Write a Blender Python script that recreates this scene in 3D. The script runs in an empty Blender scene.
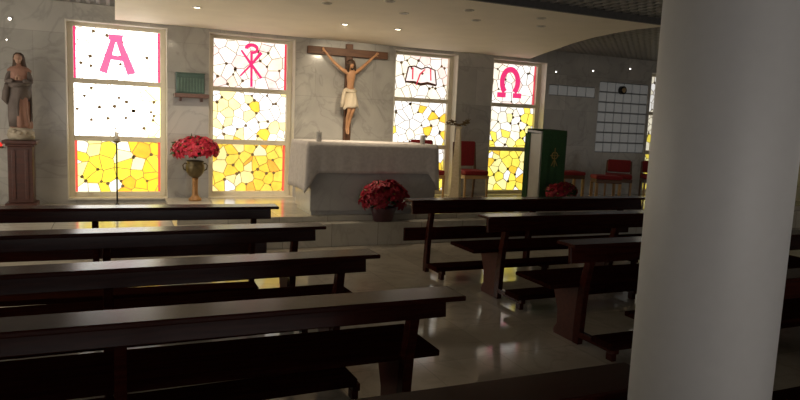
import bpy, bmesh, math, random
from mathutils import Vector, Matrix
random.seed(7)
PI = math.pi
sc = bpy.context.scene
COL = sc.collection

# ------------------------------------------------------------------ materials
def new_mat(name):
    m = bpy.data.materials.new(name); m.use_nodes = True
    return m, m.node_tree.nodes, m.node_tree.links, m.node_tree.nodes['Principled BSDF']

def plain(name, col, rough=.5, metal=0, noise=.15, nscale=20, bump=0, coat=0, spec=.5):
    m, N, L, b = new_mat(name)
    b.inputs['Roughness'].default_value = rough
    b.inputs['Metallic'].default_value = metal
    b.inputs['Coat Weight'].default_value = coat
    b.inputs['Specular IOR Level'].default_value = spec
    tc = N.new('ShaderNodeTexCoord'); nt = N.new('ShaderNodeTexNoise')
    nt.inputs['Scale'].default_value = nscale; nt.inputs['Detail'].default_value = 4
    L.new(tc.outputs['Object'], nt.inputs['Vector'])
    cr = N.new('ShaderNodeValToRGB')
    cr.color_ramp.elements[0].color = [c*(1-noise) for c in col]+[1]
    cr.color_ramp.elements[1].color = [min(1, c*(1+noise)) for c in col]+[1]
    cr.color_ramp.elements[0].position = .3; cr.color_ramp.elements[1].position = .7
    L.new(nt.outputs['Fac'], cr.inputs['Fac']); L.new(cr.outputs['Color'], b.inputs['Base Color'])
    if bump:
        bp = N.new('ShaderNodeBump'); bp.inputs['Strength'].default_value = bump; bp.inputs['Distance'].default_value = .01
        L.new(nt.outputs['Fac'], bp.inputs['Height']); L.new(bp.outputs['Normal'], b.inputs['Normal'])
    return m

def wood(name, c1, c2, rough=.3, coat=.3, spec=.5):
    m, N, L, b = new_mat(name)
    b.inputs['Roughness'].default_value = rough; b.inputs['Coat Weight'].default_value = coat; b.inputs['Specular IOR Level'].default_value = spec
    b.inputs['Coat Roughness'].default_value = .2
    tc = N.new('ShaderNodeTexCoord'); mp = N.new('ShaderNodeMapping'); mp.inputs['Scale'].default_value = (1.2, 14, 14)
    nt = N.new('ShaderNodeTexNoise'); nt.inputs['Scale'].default_value = 3; nt.inputs['Detail'].default_value = 6; nt.inputs['Distortion'].default_value = .6
    cr = N.new('ShaderNodeValToRGB'); cr.color_ramp.elements[0].color = (*c1, 1); cr.color_ramp.elements[1].color = (*c2, 1)
    cr.color_ramp.elements[0].position = .3; cr.color_ramp.elements[1].position = .7
    L.new(tc.outputs['Object'], mp.inputs['Vector']); L.new(mp.outputs['Vector'], nt.inputs['Vector'])
    L.new(nt.outputs['Fac'], cr.inputs['Fac']); L.new(cr.outputs['Color'], b.inputs['Base Color'])
    return m

def marble(name, c1, c2, vein, axes, bw, bh, rough, joint=.004, jcol=.55, off=.5):
    """polished slabs: veined colour plus slab joints laid in two world axes"""
    m, N, L, b = new_mat(name)
    b.inputs['Roughness'].default_value = rough
    geo = N.new('ShaderNodeNewGeometry')
    sep = N.new('ShaderNodeSeparateXYZ'); L.new(geo.outputs['Position'], sep.inputs[0])
    cmb = N.new('ShaderNodeCombineXYZ')
    L.new(sep.outputs[axes[0]], cmb.inputs[0]); L.new(sep.outputs[axes[1]], cmb.inputs[1])
    br = N.new('ShaderNodeTexBrick'); br.offset = off
    br.inputs['Scale'].default_value = 1
    br.inputs['Brick Width'].default_value = bw; br.inputs['Row Height'].default_value = bh
    br.inputs['Mortar Size'].default_value = joint; br.inputs['Mortar Smooth'].default_value = .3
    br.inputs['Color1'].default_value = (.86, .86, .86, 1); br.inputs['Color2'].default_value = (1.08, 1.08, 1.08, 1)
    br.inputs['Mortar'].default_value = (jcol, jcol, jcol, 1)
    L.new(cmb.outputs[0], br.inputs['Vector'])
    n1 = N.new('ShaderNodeTexNoise'); n1.inputs['Scale'].default_value = 1.6; n1.inputs['Detail'].default_value = 8; n1.inputs['Distortion'].default_value = 1.2
    L.new(geo.outputs['Position'], n1.inputs['Vector'])
    cr = N.new('ShaderNodeValToRGB'); cr.color_ramp.elements[0].color = (*c1, 1); cr.color_ramp.elements[1].color = (*c2, 1)
    cr.color_ramp.elements[0].position = .35; cr.color_ramp.elements[1].position = .65
    L.new(n1.outputs['Fac'], cr.inputs['Fac'])
    n2 = N.new('ShaderNodeTexNoise'); n2.inputs['Scale'].default_value = 1.1; n2.inputs['Detail'].default_value = 5; n2.inputs['Distortion'].default_value = 2.2
    L.new(geo.outputs['Position'], n2.inputs['Vector'])
    sub = N.new('ShaderNodeMath'); sub.operation = 'SUBTRACT'; sub.inputs[1].default_value = .5; L.new(n2.outputs['Fac'], sub.inputs[0])
    ab = N.new('ShaderNodeMath'); ab.operation = 'ABSOLUTE'; L.new(sub.outputs[0], ab.inputs[0])
    r2 = N.new('ShaderNodeValToRGB'); r2.color_ramp.elements[0].color = (vein, vein, vein, 1); r2.color_ramp.elements[1].color = (1, 1, 1, 1); r2.color_ramp.elements[1].position = .035
    L.new(ab.outputs[0], r2.inputs['Fac'])
    m1 = N.new('ShaderNodeMixRGB'); m1.blend_type = 'MULTIPLY'; m1.inputs['Fac'].default_value = 1
    L.new(cr.outputs[0], m1.inputs[1]); L.new(r2.outputs[0], m1.inputs[2])
    m2 = N.new('ShaderNodeMixRGB'); m2.blend_type = 'MULTIPLY'; m2.inputs['Fac'].default_value = 1
    L.new(m1.outputs[0], m2.inputs[1]); L.new(br.outputs['Color'], m2.inputs[2])
    L.new(m2.outputs[0], b.inputs['Base Color'])
    return m

def glow(name, col, strength, rough=.2):
    m, N, L, b = new_mat(name)
    b.inputs['Base Color'].default_value = (*[c*.5 for c in col], 1)
    b.inputs['Emission Color'].default_value = (*col, 1); b.inputs['Emission Strength'].default_value = strength
    b.inputs['Roughness'].default_value = rough
    return m

def stained(name, strength):
    m, N, L, b = new_mat(name)
    at = N.new('ShaderNodeAttribute'); at.attribute_name = 'glass'; at.attribute_type = 'GEOMETRY'
    tc = N.new('ShaderNodeTexCoord'); nt = N.new('ShaderNodeTexNoise'); nt.inputs['Scale'].default_value = 9; nt.inputs['Detail'].default_value = 4
    L.new(tc.outputs['Object'], nt.inputs['Vector'])
    mr = N.new('ShaderNodeMapRange'); mr.inputs[1].default_value = .3; mr.inputs[2].default_value = .7; mr.inputs[3].default_value = strength*.85; mr.inputs[4].default_value = strength*1.1
    L.new(nt.outputs['Fac'], mr.inputs[0])
    L.new(at.outputs['Color'], b.inputs['Emission Color']); L.new(mr.outputs[0], b.inputs['Emission Strength'])
    b.inputs['Base Color'].default_value = (.1, .09, .07, 1); b.inputs['Roughness'].default_value = .15
    return m

M = {}
M['wall'] = marble('wall_marble', (.41,.395,.37), (.50,.48,.445), .84, ('X','Z'), .92, .62, .14, .003, .72)
M['side'] = marble('side_marble', (.40,.39,.37), (.52,.505,.475), .78, ('Y','Z'), .92, .62, .14, .004, .6)
M['floor'] = marble('floor_marble', (.37,.325,.26), (.44,.39,.315), .88, ('X','Y'), .6, .6, .09, .003, .7, off=0)
M['plat'] = marble('platform_marble', (.42,.39,.33), (.50,.46,.39), .88, ('X','Y'), .6, .6, .12, .004, .5, off=0)
M['altar'] = marble('altar_marble', (.40,.39,.38), (.47,.46,.44), .90, ('X','Z'), 9, 9, .2, 0, 1)
M['pew'] = wood('dark_varnished_wood', (.024,.005,.003), (.048,.0095,.005), .22, .0, .12)
M['pew_seat'] = wood('shaded_seat_wood', (.013,.0035,.0025), (.026,.007,.004), .6, .0, .0)  # darker, matter copy of the pew wood; seat shade is put into the colour
M['pew_panel'] = wood('red_brown_wood', (.045,.011,.006), (.075,.019,.010), .4, 0, .2)
M['pedestal'] = wood('mahogany_wood', (.045,.014,.009), (.08,.022,.013), .4, .2)
M['cross'] = wood('cross_wood', (.09,.04,.022), (.16,.075,.04), .55, 0)
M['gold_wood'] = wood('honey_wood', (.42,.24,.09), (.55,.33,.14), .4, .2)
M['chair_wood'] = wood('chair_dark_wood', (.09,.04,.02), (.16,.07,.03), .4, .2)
M['pale_wood'] = wood('pale_wood', (.52,.42,.26), (.64,.53,.36), .45, .1)
M['shelf'] = plain('shelf_stone', (.16,.09,.075), .4)
M['frame'] = plain('window_frame_paint', (.72,.66,.52), .45, 0, .05, 8)
M['reveal'] = plain('window_reveal', (.62,.58,.5), .4, 0, .05, 8)
M['lead'] = plain('lead_came', (.42,.30,.15), .5, .3)
M['lead_washed'] = plain('washed_out_lead_came', (.55,.43,.24), .6, 0)  # paler copy of the lead; bloom of the bright window put into the colour
M['node'] = plain('came_node', (.36,.25,.13), .6)
M['plaster'] = plain('canopy_plaster', (.86,.78,.64), .75, 0, .03, 3)
M['column'] = plain('column_paint', (.62,.61,.60), .5, 0, .015, 30, .02)
M['lattice'] = plain('lattice_slats', (.24,.23,.215), .6, 0, .05)
M['dark_trim'] = plain('dark_fascia', (.10,.095,.09), .6)
M['void'] = plain('ceiling_void', (.02,.02,.02), .9)
M['red'] = plain('red_upholstery', (.26,.012,.014), .75, 0, .2, 60)
M['bract'] = plain('poinsettia_red', (.46,.012,.04), .5, 0, .3, 25)
M['bract_dark'] = plain('poinsettia_deep_red', (.30,.008,.022), .5, 0, .3, 25)
M['leaf'] = plain('leaf_green', (.03,.075,.02), .5, 0, .3, 25)
M['yellow'] = plain('flower_centre', (.55,.42,.05), .6)
M['urn'] = plain('urn_bronze', (.10,.075,.035), .35, .6, .3, 12)
M['urn_foot'] = plain('urn_foot_gilt', (.28,.14,.05), .4, .4, .2, 12)
M['wrap'] = plain('pot_wrap', (.05,.015,.02), .4, 0, .3, 10)
M['bow'] = plain('bow_ribbon', (.35,.33,.30), .5)
M['cloth'] = plain('altar_linen', (.50,.46,.43), .85, 0, .10, 22, .15)
M['candle'] = plain('candle_wax', (.42,.40,.37), .6)
M['black'] = plain('black_metal', (.015,.013,.012), .4, .5)
M['brass'] = plain('dark_brass', (.16,.11,.05), .35, .8)
M['white'] = plain('white_wax', (.75,.72,.64), .5)
M['white_panel'] = plain('white_stone', (.50,.49,.46), .4, 0, .06, 5)
M['green'] = plain('green_cloth', (.022,.075,.022), .85, 0, .15, 30, .1)
M['gold'] = plain('gold_thread', (.34,.24,.06), .5, .3)
M['teal'] = plain('teal_cover', (.05,.10,.085), .5, 0, .2, 8)
M['teal_light'] = plain('teal_spine', (.10,.17,.14), .5, 0, .2, 8)
M['skin'] = plain('painted_skin', (.50,.26,.13), .5, 0, .12, 14)
M['skin2'] = plain('statue_skin', (.40,.24,.17), .6, 0, .1, 14)
M['hair'] = plain('brown_hair', (.05,.025,.012), .7)
M['loin'] = plain('loincloth', (.66,.56,.42), .8, 0, .1, 10)
M['robe'] = plain('statue_robe', (.27,.14,.10), .7, 0, .2, 6)
M['mantle'] = plain('statue_mantle', (.11,.085,.075), .7, 0, .25, 6)
M['cloud'] = plain('cloud_base', (.34,.29,.22), .7, 0, .2, 9, .3)
M['chrome'] = plain('lamp_ring', (.55,.50,.42), .3, .6)
M['dark_lens'] = plain('unlit_lamp', (.22,.19,.15), .4)
M['lit'] = glow('lit_lamp', (1, .86, .62), 9)
M['small_lit'] = glow('small_lit_lamp', (1, .93, .85), 4)
M['redlamp'] = glow('red_votive_glass', (.8, .04, .03), .8)
M['block'] = glow('glass_block', (.66, .66, .64), .07, .15)
M['mortar'] = plain('block_mortar', (.20,.20,.20), .8)
M['daylight'] = glow('rear_fill_glow', (1, .95, .91), 1.75)  # fill glow for the added rear window
M['fill_left'] = glow('left_fill_glow', (1, .90, .74), 2.8)  # fill glow for the added left-hand window
M['fill_right'] = glow('right_fill_glow', (1, .93, .84), .35)  # fill glow for the added right-hand window
M['letter'] = glow('crimson_glass', (.78, .035, .17), .9)
M['letter_pale'] = glow('washed_crimson_glass', (.95, .13, .30), 1.05)
M['border'] = glow('red_border_glass', (.95, .09, .06), .95)
M['border_pink'] = glow('pink_border_glass', (.75, .05, .09), .8)
M['ink'] = plain('brown_painted_line', (.22,.09,.06), .6)

# ------------------------------------------------------------------ helpers
def bx(bm, x0, x1, y0, y1, z0, z1, mat=None):
    vs = [bm.verts.new((x, y, z)) for z in (z0, z1) for y in (y0, y1) for x in (x0, x1)]
    if mat is not None:
        for v in vs: v.co = mat @ v.co
    for f in ((0,2,3,1), (4,5,7,6), (0,1,5,4), (2,6,7,3), (0,4,6,2), (1,3,7,5)):
        bm.faces.new([vs[i] for i in f])
    return vs

def link(name, bm, mat, parent=None, bevel=0, smooth=False, mats=None):
    bmesh.ops.recalc_face_normals(bm, faces=bm.faces)
    me = bpy.data.meshes.new(name); bm.to_mesh(me); bm.free()
    for k in (mats or [mat]): me.materials.append(M[k])
    o = bpy.data.objects.new(name, me); COL.objects.link(o)
    if parent is not None: o.parent = parent
    if smooth:
        for p in me.polygons: p.use_smooth = True
    if bevel:
        md = o.modifiers.new('bevel', 'BEVEL'); md.width = bevel; md.segments = 2; md.limit_method = 'ANGLE'
    return o

def box(name, mat, parent, x0, x1, y0, y1, z0, z1, bevel=.004, mtx=None):
    bm = bmesh.new(); bx(bm, x0, x1, y0, y1, z0, z1, mtx)
    return link(name, bm, mat, parent, bevel)

def empty(name, loc, rz, label, cat, group=None):
    o = bpy.data.objects.new(name, None); COL.objects.link(o)
    o.empty_display_size = .1
    o.location = loc; o.rotation_euler = (0, 0, rz); o['label'] = label; o['category'] = cat
    if group: o['group'] = group
    return o
def tag(o, label, cat, group=None):
    o['label'] = label; o['category'] = cat
    if group: o['group'] = group
    return o
def struct(o): o['kind'] = 'structure'; return o

def copy_tree(o, parent=None):
    c = o.copy(); COL.objects.link(c)
    if parent is not None: c.parent = parent
    for ch in list(o.children): copy_tree(ch, c)
    return c

def lathe(bm, prof, seg=24, c=(0,0), sx=1, sy=1):
    rings = []
    for r, z in prof:
        rings.append([bm.verts.new((c[0]+r*sx*math.cos(2*PI*i/seg), c[1]+r*sy*math.sin(2*PI*i/seg), z)) for i in range(seg)])
    for a, b in zip(rings, rings[1:]):
        for i in range(seg): bm.faces.new((a[i], a[(i+1)%seg], b[(i+1)%seg], b[i]))
    bm.faces.new(list(reversed(rings[0]))); bm.faces.new(rings[-1])

def tube(bm, pts, rad, seg=10):
    pts = [Vector(p) for p in pts]; rings = []
    if not hasattr(rad, '__len__'): rad = [rad]*len(pts)
    for i, p in enumerate(pts):
        d = (pts[min(i+1, len(pts)-1)] - pts[max(i-1, 0)]).normalized()
        u = d.orthogonal().normalized() if i == 0 else (u - d*u.dot(d)).normalized()
        w = d.cross(u)
        rings.append([bm.verts.new(p + (u*math.cos(2*PI*k/seg) + w*math.sin(2*PI*k/seg))*rad[i]) for k in range(seg)])
    for a, b in zip(rings, rings[1:]):
        for k in range(seg): bm.faces.new((a[k], a[(k+1)%seg], b[(k+1)%seg], b[k]))
    bm.faces.new(list(reversed(rings[0]))); bm.faces.new(rings[-1])

def poly_prism(bm, pts, y0, y1):
    a = [bm.verts.new((x, y0, z)) for x, z in pts]; b = [bm.verts.new((x, y1, z)) for x, z in pts]
    bm.faces.new(a); bm.faces.new(list(reversed(b)))
    n = len(pts)
    for i in range(n): bm.faces.new((a[i], b[i], b[(i+1)%n], a[(i+1)%n]))

def stroke(bm, pts, w, y0, y1):
    """a flat band of width w (or widths) along a line in x-z"""
    pts = [Vector((p[0], p[1])) for p in pts]; n = len(pts)
    ws = w if hasattr(w, '__len__') else [w]*n
    l, r = [], []
    for i, p in enumerate(pts):
        d = (pts[min(i+1, n-1)] - pts[max(i-1, 0)]).normalized(); q = Vector((-d.y, d.x))*ws[i]/2
        l.append(p+q); r.append(p-q)
    for i in range(n-1):
        poly_prism(bm, [l[i], l[i+1], r[i+1], r[i]], y0, y1)

# ------------------------------------------------------------------ room shell
WY = 9.5      # face of the altar wall
FR = [(-.475,.596), (1.309,2.369), (4.125,5.083), (5.912,6.837), (9.40,10.38)]   # visible glass of the five stained windows
GZ0, GZ1 = .415, 2.60
F = .085      # frame width
holes = [(a-F, b+F, GZ0-F, GZ1+.06) for a, b in FR] + [(8.10,9.28,1.13,2.42), (6.99,8.02,2.11,2.30)]
bm = bmesh.new()
xs = sorted(set([-2.6, 12.0] + [h[0] for h in holes] + [h[1] for h in holes]))
zs = sorted(set([0, 3.15] + [h[2] for h in holes] + [h[3] for h in holes]))
for i in range(len(xs)-1):
    run = None
    for j in range(len(zs)-1):
        cx, cz = (xs[i]+xs[i+1])/2, (zs[j]+zs[j+1])/2
        solid = not any(h[0] < cx < h[1] and h[2] < cz < h[3] for h in holes)
        if solid and run is None: run = zs[j]
        if run is not None and (not solid or j == len(zs)-2):
            bx(bm, xs[i], xs[i+1], WY, WY+.42, run, zs[j+1] if solid else zs[j]); run = None
struct(link('wall_back', bm, 'wall'))
def side_wall(name, x0, x1, wy0, wy1):
    bm = bmesh.new(); bx(bm, x0, x1, -5, wy0, 0, 3.15); bx(bm, x0, x1, wy1, WY+.42, 0, 3.15); bx(bm, x0, x1, wy0, wy1, 0, .5); bx(bm, x0, x1, wy0, wy1, 2.6, 3.15)
    return struct(link(name, bm, 'side'))
def added_side_window(n, x, wy0, wy1, mat):  # unseen glowing window, added to brighten the room from the side
    w = struct(box('window_%d' % n, mat, None, x-.02, x+.02, wy0, wy1, .5, 2.6, 0))
    bm = bmesh.new(); s = 1 if x < 0 else -1; k = wy0
    while k < wy1: bx(bm, min(x+.02*s, x+.08*s), max(x+.02*s, x+.08*s), k, k+.07, .5, 2.6); k += .9
    link('window_frame', bm, 'frame', w)
side_wall('wall_left', -2.9, -2.6, 4.6, 8.6)
added_side_window(9, -2.75, 4.6, 8.6, 'fill_left')
side_wall('wall_right', 12.0, 12.3, -.5, 6.5)
added_side_window(10, 12.15, -.5, 6.5, 'fill_right')
bm = bmesh.new()
bx(bm, -2.6, -1.8, -5.3, -5, 0, 3.15); bx(bm, 3.2, 12, -5.3, -5, 0, 3.15); bx(bm, -1.8, 3.2, -5.3, -5, 0, .1); bx(bm, -1.8, 3.2, -5.3, -5, 2.5, 3.15)
struct(link('wall_rear', bm, 'wall'))
bm = bmesh.new(); bx(bm, -1.8, 3.2, -5.2, -5.17, .1, 2.5)
w8 = struct(link('window_8', bm, 'daylight'))  # unseen glowing window behind the camera, added to light column and nave
bm = bmesh.new()
for k in range(6): bx(bm, -1.8+k*.98, -1.72+k*.98, -5.16, -5.08, .1, 2.5)
link('window_frame', bm, 'frame', w8)
struct(box('floor', 'floor', None, -2.6, 12, -5, WY, -.1, 0, 0))
# raised sanctuary floor
S1, S2 = .285, .35
struct(box('floor_sanctuary', 'plat', None, -2.6, 12, 7.38, WY, 0, S1, .006))
struct(box('floor_altar_step', 'plat', None, .64, 12, 7.56, WY, S1, S2, .006))
# egg-crate lattice ceiling with dark void above
CZ = 2.87
def eggcrate(name, ya, yb, z):
    bm = bmesh.new(); x = -2.6
    while x < 12: bx(bm, x, x+.042, ya, yb, z, z+.014); x += .115
    y = ya
    while y < yb-.01: bx(bm, -2.6, 12, y, min(yb, y+.042), z+.001, z+.013); y += .115
    struct(link(name, bm, 'lattice'))
NZ = 2.765; SZ = 2.70
eggcrate('ceiling_sanctuary', 5.56, WY, CZ)
eggcrate('ceiling', -5, 5.46, NZ)
struct(box('trim_1', 'dark_trim', None, -2.6, 12, 5.46, 5.498, SZ+.0, 3.12, 0))
struct(box('ceiling_void', 'void', None, -2.6, 12, -5, WY, 3.12, 3.15, 0))
# smooth lowered canopy over the altar, right side a sweeping curve
SZ = 2.70
outl = [(.03,5.50),(5.55,5.50),(5.52,5.62),(5.485,5.9),(5.50,6.25),(5.56,6.65),(5.65,7.0),(5.75,7.35),(5.86,7.65),(5.98,7.97),(6.10,8.3),(6.24,8.7),(6.40,9.12),(6.55,9.499),(.03,9.499)]
bm = bmesh.new()
a = [bm.verts.new((p[0], p[1], SZ)) for p in outl]; b = [bm.verts.new((p[0], p[1], CZ-.002)) for p in outl]
bm.faces.new(a); bm.faces.new(list(reversed(b)))
for i in range(len(a)): bm.faces.new((a[i], b[i], b[(i+1)%len(a)], a[(i+1)%len(a)]))
struct(link('ceiling_canopy', bm, 'plaster'))

# ------------------------------------------------------------------ stained glass windows
def voronoi(x0, x1, z0, z1, size, rnd):
    seeds = []
    nx = max(2, round((x1-x0)/size)); nz = max(2, round((z1-z0)/size))
    dx, dz = (x1-x0)/nx, (z1-z0)/nz
    for j in range(-1, nz+1):
        for i in range(-1, nx+1):
            seeds.append((x0+(i+.5+.25*(j%2)+rnd.uniform(-.47,.47))*dx, z0+(j+.5+rnd.uniform(-.47,.47))*dz))
    cells = []
    for i, s in enumerate(seeds):
        P = [(x0,z0,-1),(x1,z0,-1),(x1,z1,-1),(x0,z1,-1)]   # vertex + owner of the edge leaving it
        for k, t in enumerate(seeds):
            if k == i or abs(t[0]-s[0]) > size*3.5 or abs(t[1]-s[1]) > size*3.5: continue
            mx, mz = (s[0]+t[0])/2, (s[1]+t[1])/2; nx_, nz_ = t[0]-s[0], t[1]-s[1]
            sd = [(p[0]-mx)*nx_+(p[1]-mz)*nz_ for p in P]
            Q = []
            for a in range(len(P)):
                b = (a+1) % len(P)
                if sd[a] <= 0:
                    Q.append(P[a])
                    if sd[b] > 0:
                        u = sd[a]/(sd[a]-sd[b]); Q.append((P[a][0]+u*(P[b][0]-P[a][0]), P[a][1]+u*(P[b][1]-P[a][1]), k))
                elif sd[b] <= 0:
                    u = sd[a]/(sd[a]-sd[b]); Q.append((P[a][0]+u*(P[b][0]-P[a][0]), P[a][1]+u*(P[b][1]-P[a][1]), P[a][2]))
            P = Q
            if len(P) < 3: break
        if len(P) >= 3: cells.append((i, P))
    return cells

GY = 9.72
def pane(parent, x0, x1, z0, z1, mat, palette, lead, lw, rnd, nodes=.3, size=.15):
    cells = voronoi(x0, x1, z0, z1, size, rnd)
    bm = bmesh.new(); lay = bm.loops.layers.float_color.new('glass'); ld = bmesh.new(); nd = bmesh.new()
    seen = set()
    for i, P in cells:
        vs = [bm.verts.new((p[0], GY, p[1])) for p in P]
        f = bm.faces.new(vs)
        cz = sum(p[1] for p in P)/len(P); cx = sum(p[0] for p in P)/len(P)
        c = palette((cx-x0)/(x1-x0), (cz-z0)/(z1-z0), rnd)
        for l in f.loops: l[lay] = (*c, 1)
        for a in range(len(P)):
            k = P[a][2]
            if k < i: continue
            b = P[(a+1)%len(P)]
            if math.hypot(P[a][0]-b[0], P[a][1]-b[1]) > .004: stroke(ld, [P[a][:2], b[:2]], lw, GY-.008, GY-.001)
            key = (round(P[a][0], 2), round(P[a][1], 2))
            if key not in seen:
                seen.add(key)
                if rnd.random() < nodes and x0+.03 < P[a][0] < x1-.03 and z0+.03 < P[a][1] < z1-.03:
                    r = rnd.uniform(.019, .027); th = rnd.uniform(0, 1.5)
                    poly_prism(nd, [(P[a][0]+r*math.cos(th+q*PI/3), P[a][1]+r*math.sin(th+q*PI/3)) for q in range(6)], GY-.012, GY-.008)
    # glass gets real thickness
    g = bmesh.ops.extrude_face_region(bm, geom=list(bm.faces))
    for v in [e for e in g['geom'] if isinstance(e, bmesh.types.BMVert)]: v.co.y += .006
    o = link('pane', bm, mat, parent)
    link('lead_came', ld, lead, o)
    link('came_joint', nd, 'node', o)
    return o

WHITE, CREAM, PINK, PALE, YEL, GLD, ORG = (1,.97,.92), (1,.92,.72), (1,.74,.66), (1,.92,.45), (1,.80,.10), (1,.60,.05), (1,.42,.04)
def mixpal(stops):
    """stops: list of (weight, colour); picked cell by cell"""
    def f(u, v, rnd):
        st = stops(u, v) if callable(stops) else stops
        t = rnd.random()*sum(w for w, c in st)
        for w, c in st:
            t -= w
            if t <= 0: return c
        return st[-1][1]
    return f
def arc(cx, cz, rx, rz, a0, a1, n=16):
    return [(cx+rx*math.cos(math.radians(a0+(a1-a0)*i/n)), cz+rz*math.sin(math.radians(a0+(a1-a0)*i/n))) for i in range(n+1)]

ROWS = [(.415, 1.105), (1.175, 1.865), (1.93, 2.60)]
MUL = [(1.105, 1.175), (1.865, 1.93)]
def make_window(n, idx, pals, strengths, lead, lw, borders=(), seed=1, size=.15):
    rnd = random.Random(seed)
    x0, x1 = FR[idx]
    bm = bmesh.new()      # frame bars
    fy0, fy1 = 9.655, 9.745
    bx(bm, x0-F, x0, fy0, fy1, GZ0-F, GZ1+.06); bx(bm, x1, x1+F, fy0, fy1, GZ0-F, GZ1+.06)
    bx(bm, x0, x1, fy0, fy1, GZ1, GZ1+.06); bx(bm, x0, x1, fy0, fy1, GZ0-F, GZ0)
    for a, b in MUL: bx(bm, x0, x1, fy0, fy1, a, b)
    w = struct(link('window_%d' % n, bm, 'frame', None, .006))
    # reveal lining and sill
    bm = bmesh.new()
    X0, X1, Z0, Z1 = x0-F, x1+F, GZ0-F, GZ1+.06
    bx(bm, X0, X0+.012, WY-.004, fy0, Z0+.012, Z1-.012); bx(bm, X1-.012, X1, WY-.004, fy0, Z0+.012, Z1-.012)
    bx(bm, X0, X1, WY-.004, fy0, Z1-.012, Z1)
    link('reveal_lining', bm, 'reveal', w)
    box('sill', 'reveal', w, X0-.0, X1+.0, WY-.03, fy0, Z0-.0, Z0+.025)
    ps = []
    for r in range(3):
        z0, z1 = ROWS[r]; a, b = x0, x1
        for side, rr, mat in borders:
            if rr != r: continue
            if side == 'l': box('border_strip', mat, w, a, a+.028, GY-.003, GY+.003, z0, z1, 0); a += .028
            else: box('border_strip', mat, w, b-.028, b, GY-.003, GY+.003, z0, z1, 0); b -= .028
        m = stained('stained_glass_%d_%d' % (n, r), strengths[r])
        M['sg%d%d' % (n, r)] = m
        ps.append(pane(w, a, b, z0, z1, 'sg%d%d' % (n, r), pals[r], lead, lw, rnd, .3, size))
    return w, ps
LY0, LY1 = GY-.022, GY-.009
# window 1: strongest daylight, letter alpha
w1, p1 = make_window(1, 0, [mixpal(lambda u, v: [(1.2+(1-u)*1.0, (1,.97,.75)), (1.2, (1,.88,.28)), (2.2, (1,.74,.04))] if u < .55 else [(.7, PALE), (2, (1,.74,.04)), (2.2, (1,.60,.02)), (1, (1,.45,.02))]),
    mixpal(lambda u, v: [(5, WHITE), (1, (1,.97,.8))] if u < .84 else [(1, (1,.95,.5)), (1, (1,.92,.35))]),
    mixpal([(5, WHITE), (1, (1,.95,.85))])], [1.4, 3.3, 2.9], 'lead_washed', .009,
    [('l',0,'border'),('r',0,'border'),('l',2,'letter'),('r',2,'letter')], seed=11, size=.155)
def upane(idx, r):
    x0, x1 = FR[idx]; z0, z1 = ROWS[r]
    return lambda u, v: (x0+u*(x1-x0), z1-v*(z1-z0))
U = upane(0, 2); bm = bmesh.new()
stroke(bm, [U(.40,.155), U(.56,.155)], .075, LY0, LY1)
bm2 = [bm]
stroke(bm, [U(.455,.18), U(.33,.86)], [.07,.10], LY0, LY1-.001); stroke(bm, [U(.505,.18), U(.66,.86)], [.07,.11], LY0, LY1-.002)
stroke(bm, [U(.41,.55), U(.57,.57)], .06, LY0, LY1-.003)
link('letter_alpha', bm, 'letter_pale', w1)
# window 2: chi-rho
w2, p2 = make_window(2, 1, [mixpal(lambda u, v: [(1, PALE), (3, GLD), (3, (1,.68,.08)), (1.6, (1,.78,.30)), (.6, WHITE), (.8, ORG)]),
    mixpal(lambda u, v: [(4, WHITE), (2.4, (1,.88,.38)), (1, CREAM), (.7*(1-u), GLD)]),
    mixpal(lambda u, v: [(3, (1,.88,.82)), (1.2, CREAM), (2.0*v, PINK), (1, (1,.78,.6))])], [1.1, 1.3, 1.2], 'lead', .0075,
    [('r',0,'border'),('r',2,'border_pink')], seed=23)
U = upane(1, 2); bm = bmesh.new()
stroke(bm, [U(.51,.20), U(.515,.97)], .034, LY0, LY1)
stroke(bm, [U(.37,.20), U(.50,.47), U(.65,.77)], [.026,.038,.036], LY0, LY1-.001)
stroke(bm, [U(.645,.22), U(.52,.47), U(.36,.75)], [.05,.032,.022], LY0, LY1-.002)
cx, cz = U(.515, .155)
stroke(bm, arc(cx, cz, .078, .055, 185, -95), [.055]*5+[.05]*5+[.04]*7, LY0, LY1-.003)
link('chi_rho_symbol', bm, 'letter', w2)
# window 3: open book
w3, p3 = make_window(3, 2, [mixpal([(2, YEL), (1, GLD), (1, WHITE)]),
    mixpal(lambda u, v: [(4, WHITE), (1.5, CREAM), (3*(1-v)**2, YEL), (1.0*u, GLD)]),
    mixpal(lambda u, v: [(3, (1,.93,.84)), (2, CREAM), (2.0*u*v, PINK)])], [1.05,1.15,1.1], 'lead', .0075,
    [], seed=31)
U = upane(2, 2); bm = bmesh.new()
pg = bmesh.new()
for s in (0, 1):
    q = [U(.25,.27), U(.36,.24), U(.49,.30), U(.49,.63), U(.36,.60), U(.21,.60)] if s == 0 else [U(.49,.30), U(.60,.24), U(.75,.30), U(.79,.64), U(.62,.60), U(.49,.63)]
    poly_prism(pg, q, LY1, LY1+.002)
bk = link('open_book_symbol', pg, 'sg32', w3)
lay = bk.data.color_attributes.new('glass', 'FLOAT_COLOR', 'CORNER')
for d in lay.data: d.color = (1, .80, .74, 1)
stroke(bm, [U(.25,.27), U(.36,.24), U(.49,.30), U(.60,.24), U(.75,.30), U(.79,.65), U(.62,.61), U(.49,.65), U(.36,.61), U(.20,.61), U(.25,.27)], .022, LY0, LY1-.001)
stroke(bm, [U(.20,.625), U(.36,.635), U(.49,.68), U(.62,.64), U(.79,.67)], .03, LY0, LY1-.002)
link('book_outline', bm, 'ink', bk)
bm = bmesh.new()
stroke(bm, [U(.56,.30), U(.47,.42), U(.44,.55), U(.40,.70)], [.018,.022,.02,.012], LY0-.002, LY1-.003)
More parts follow.
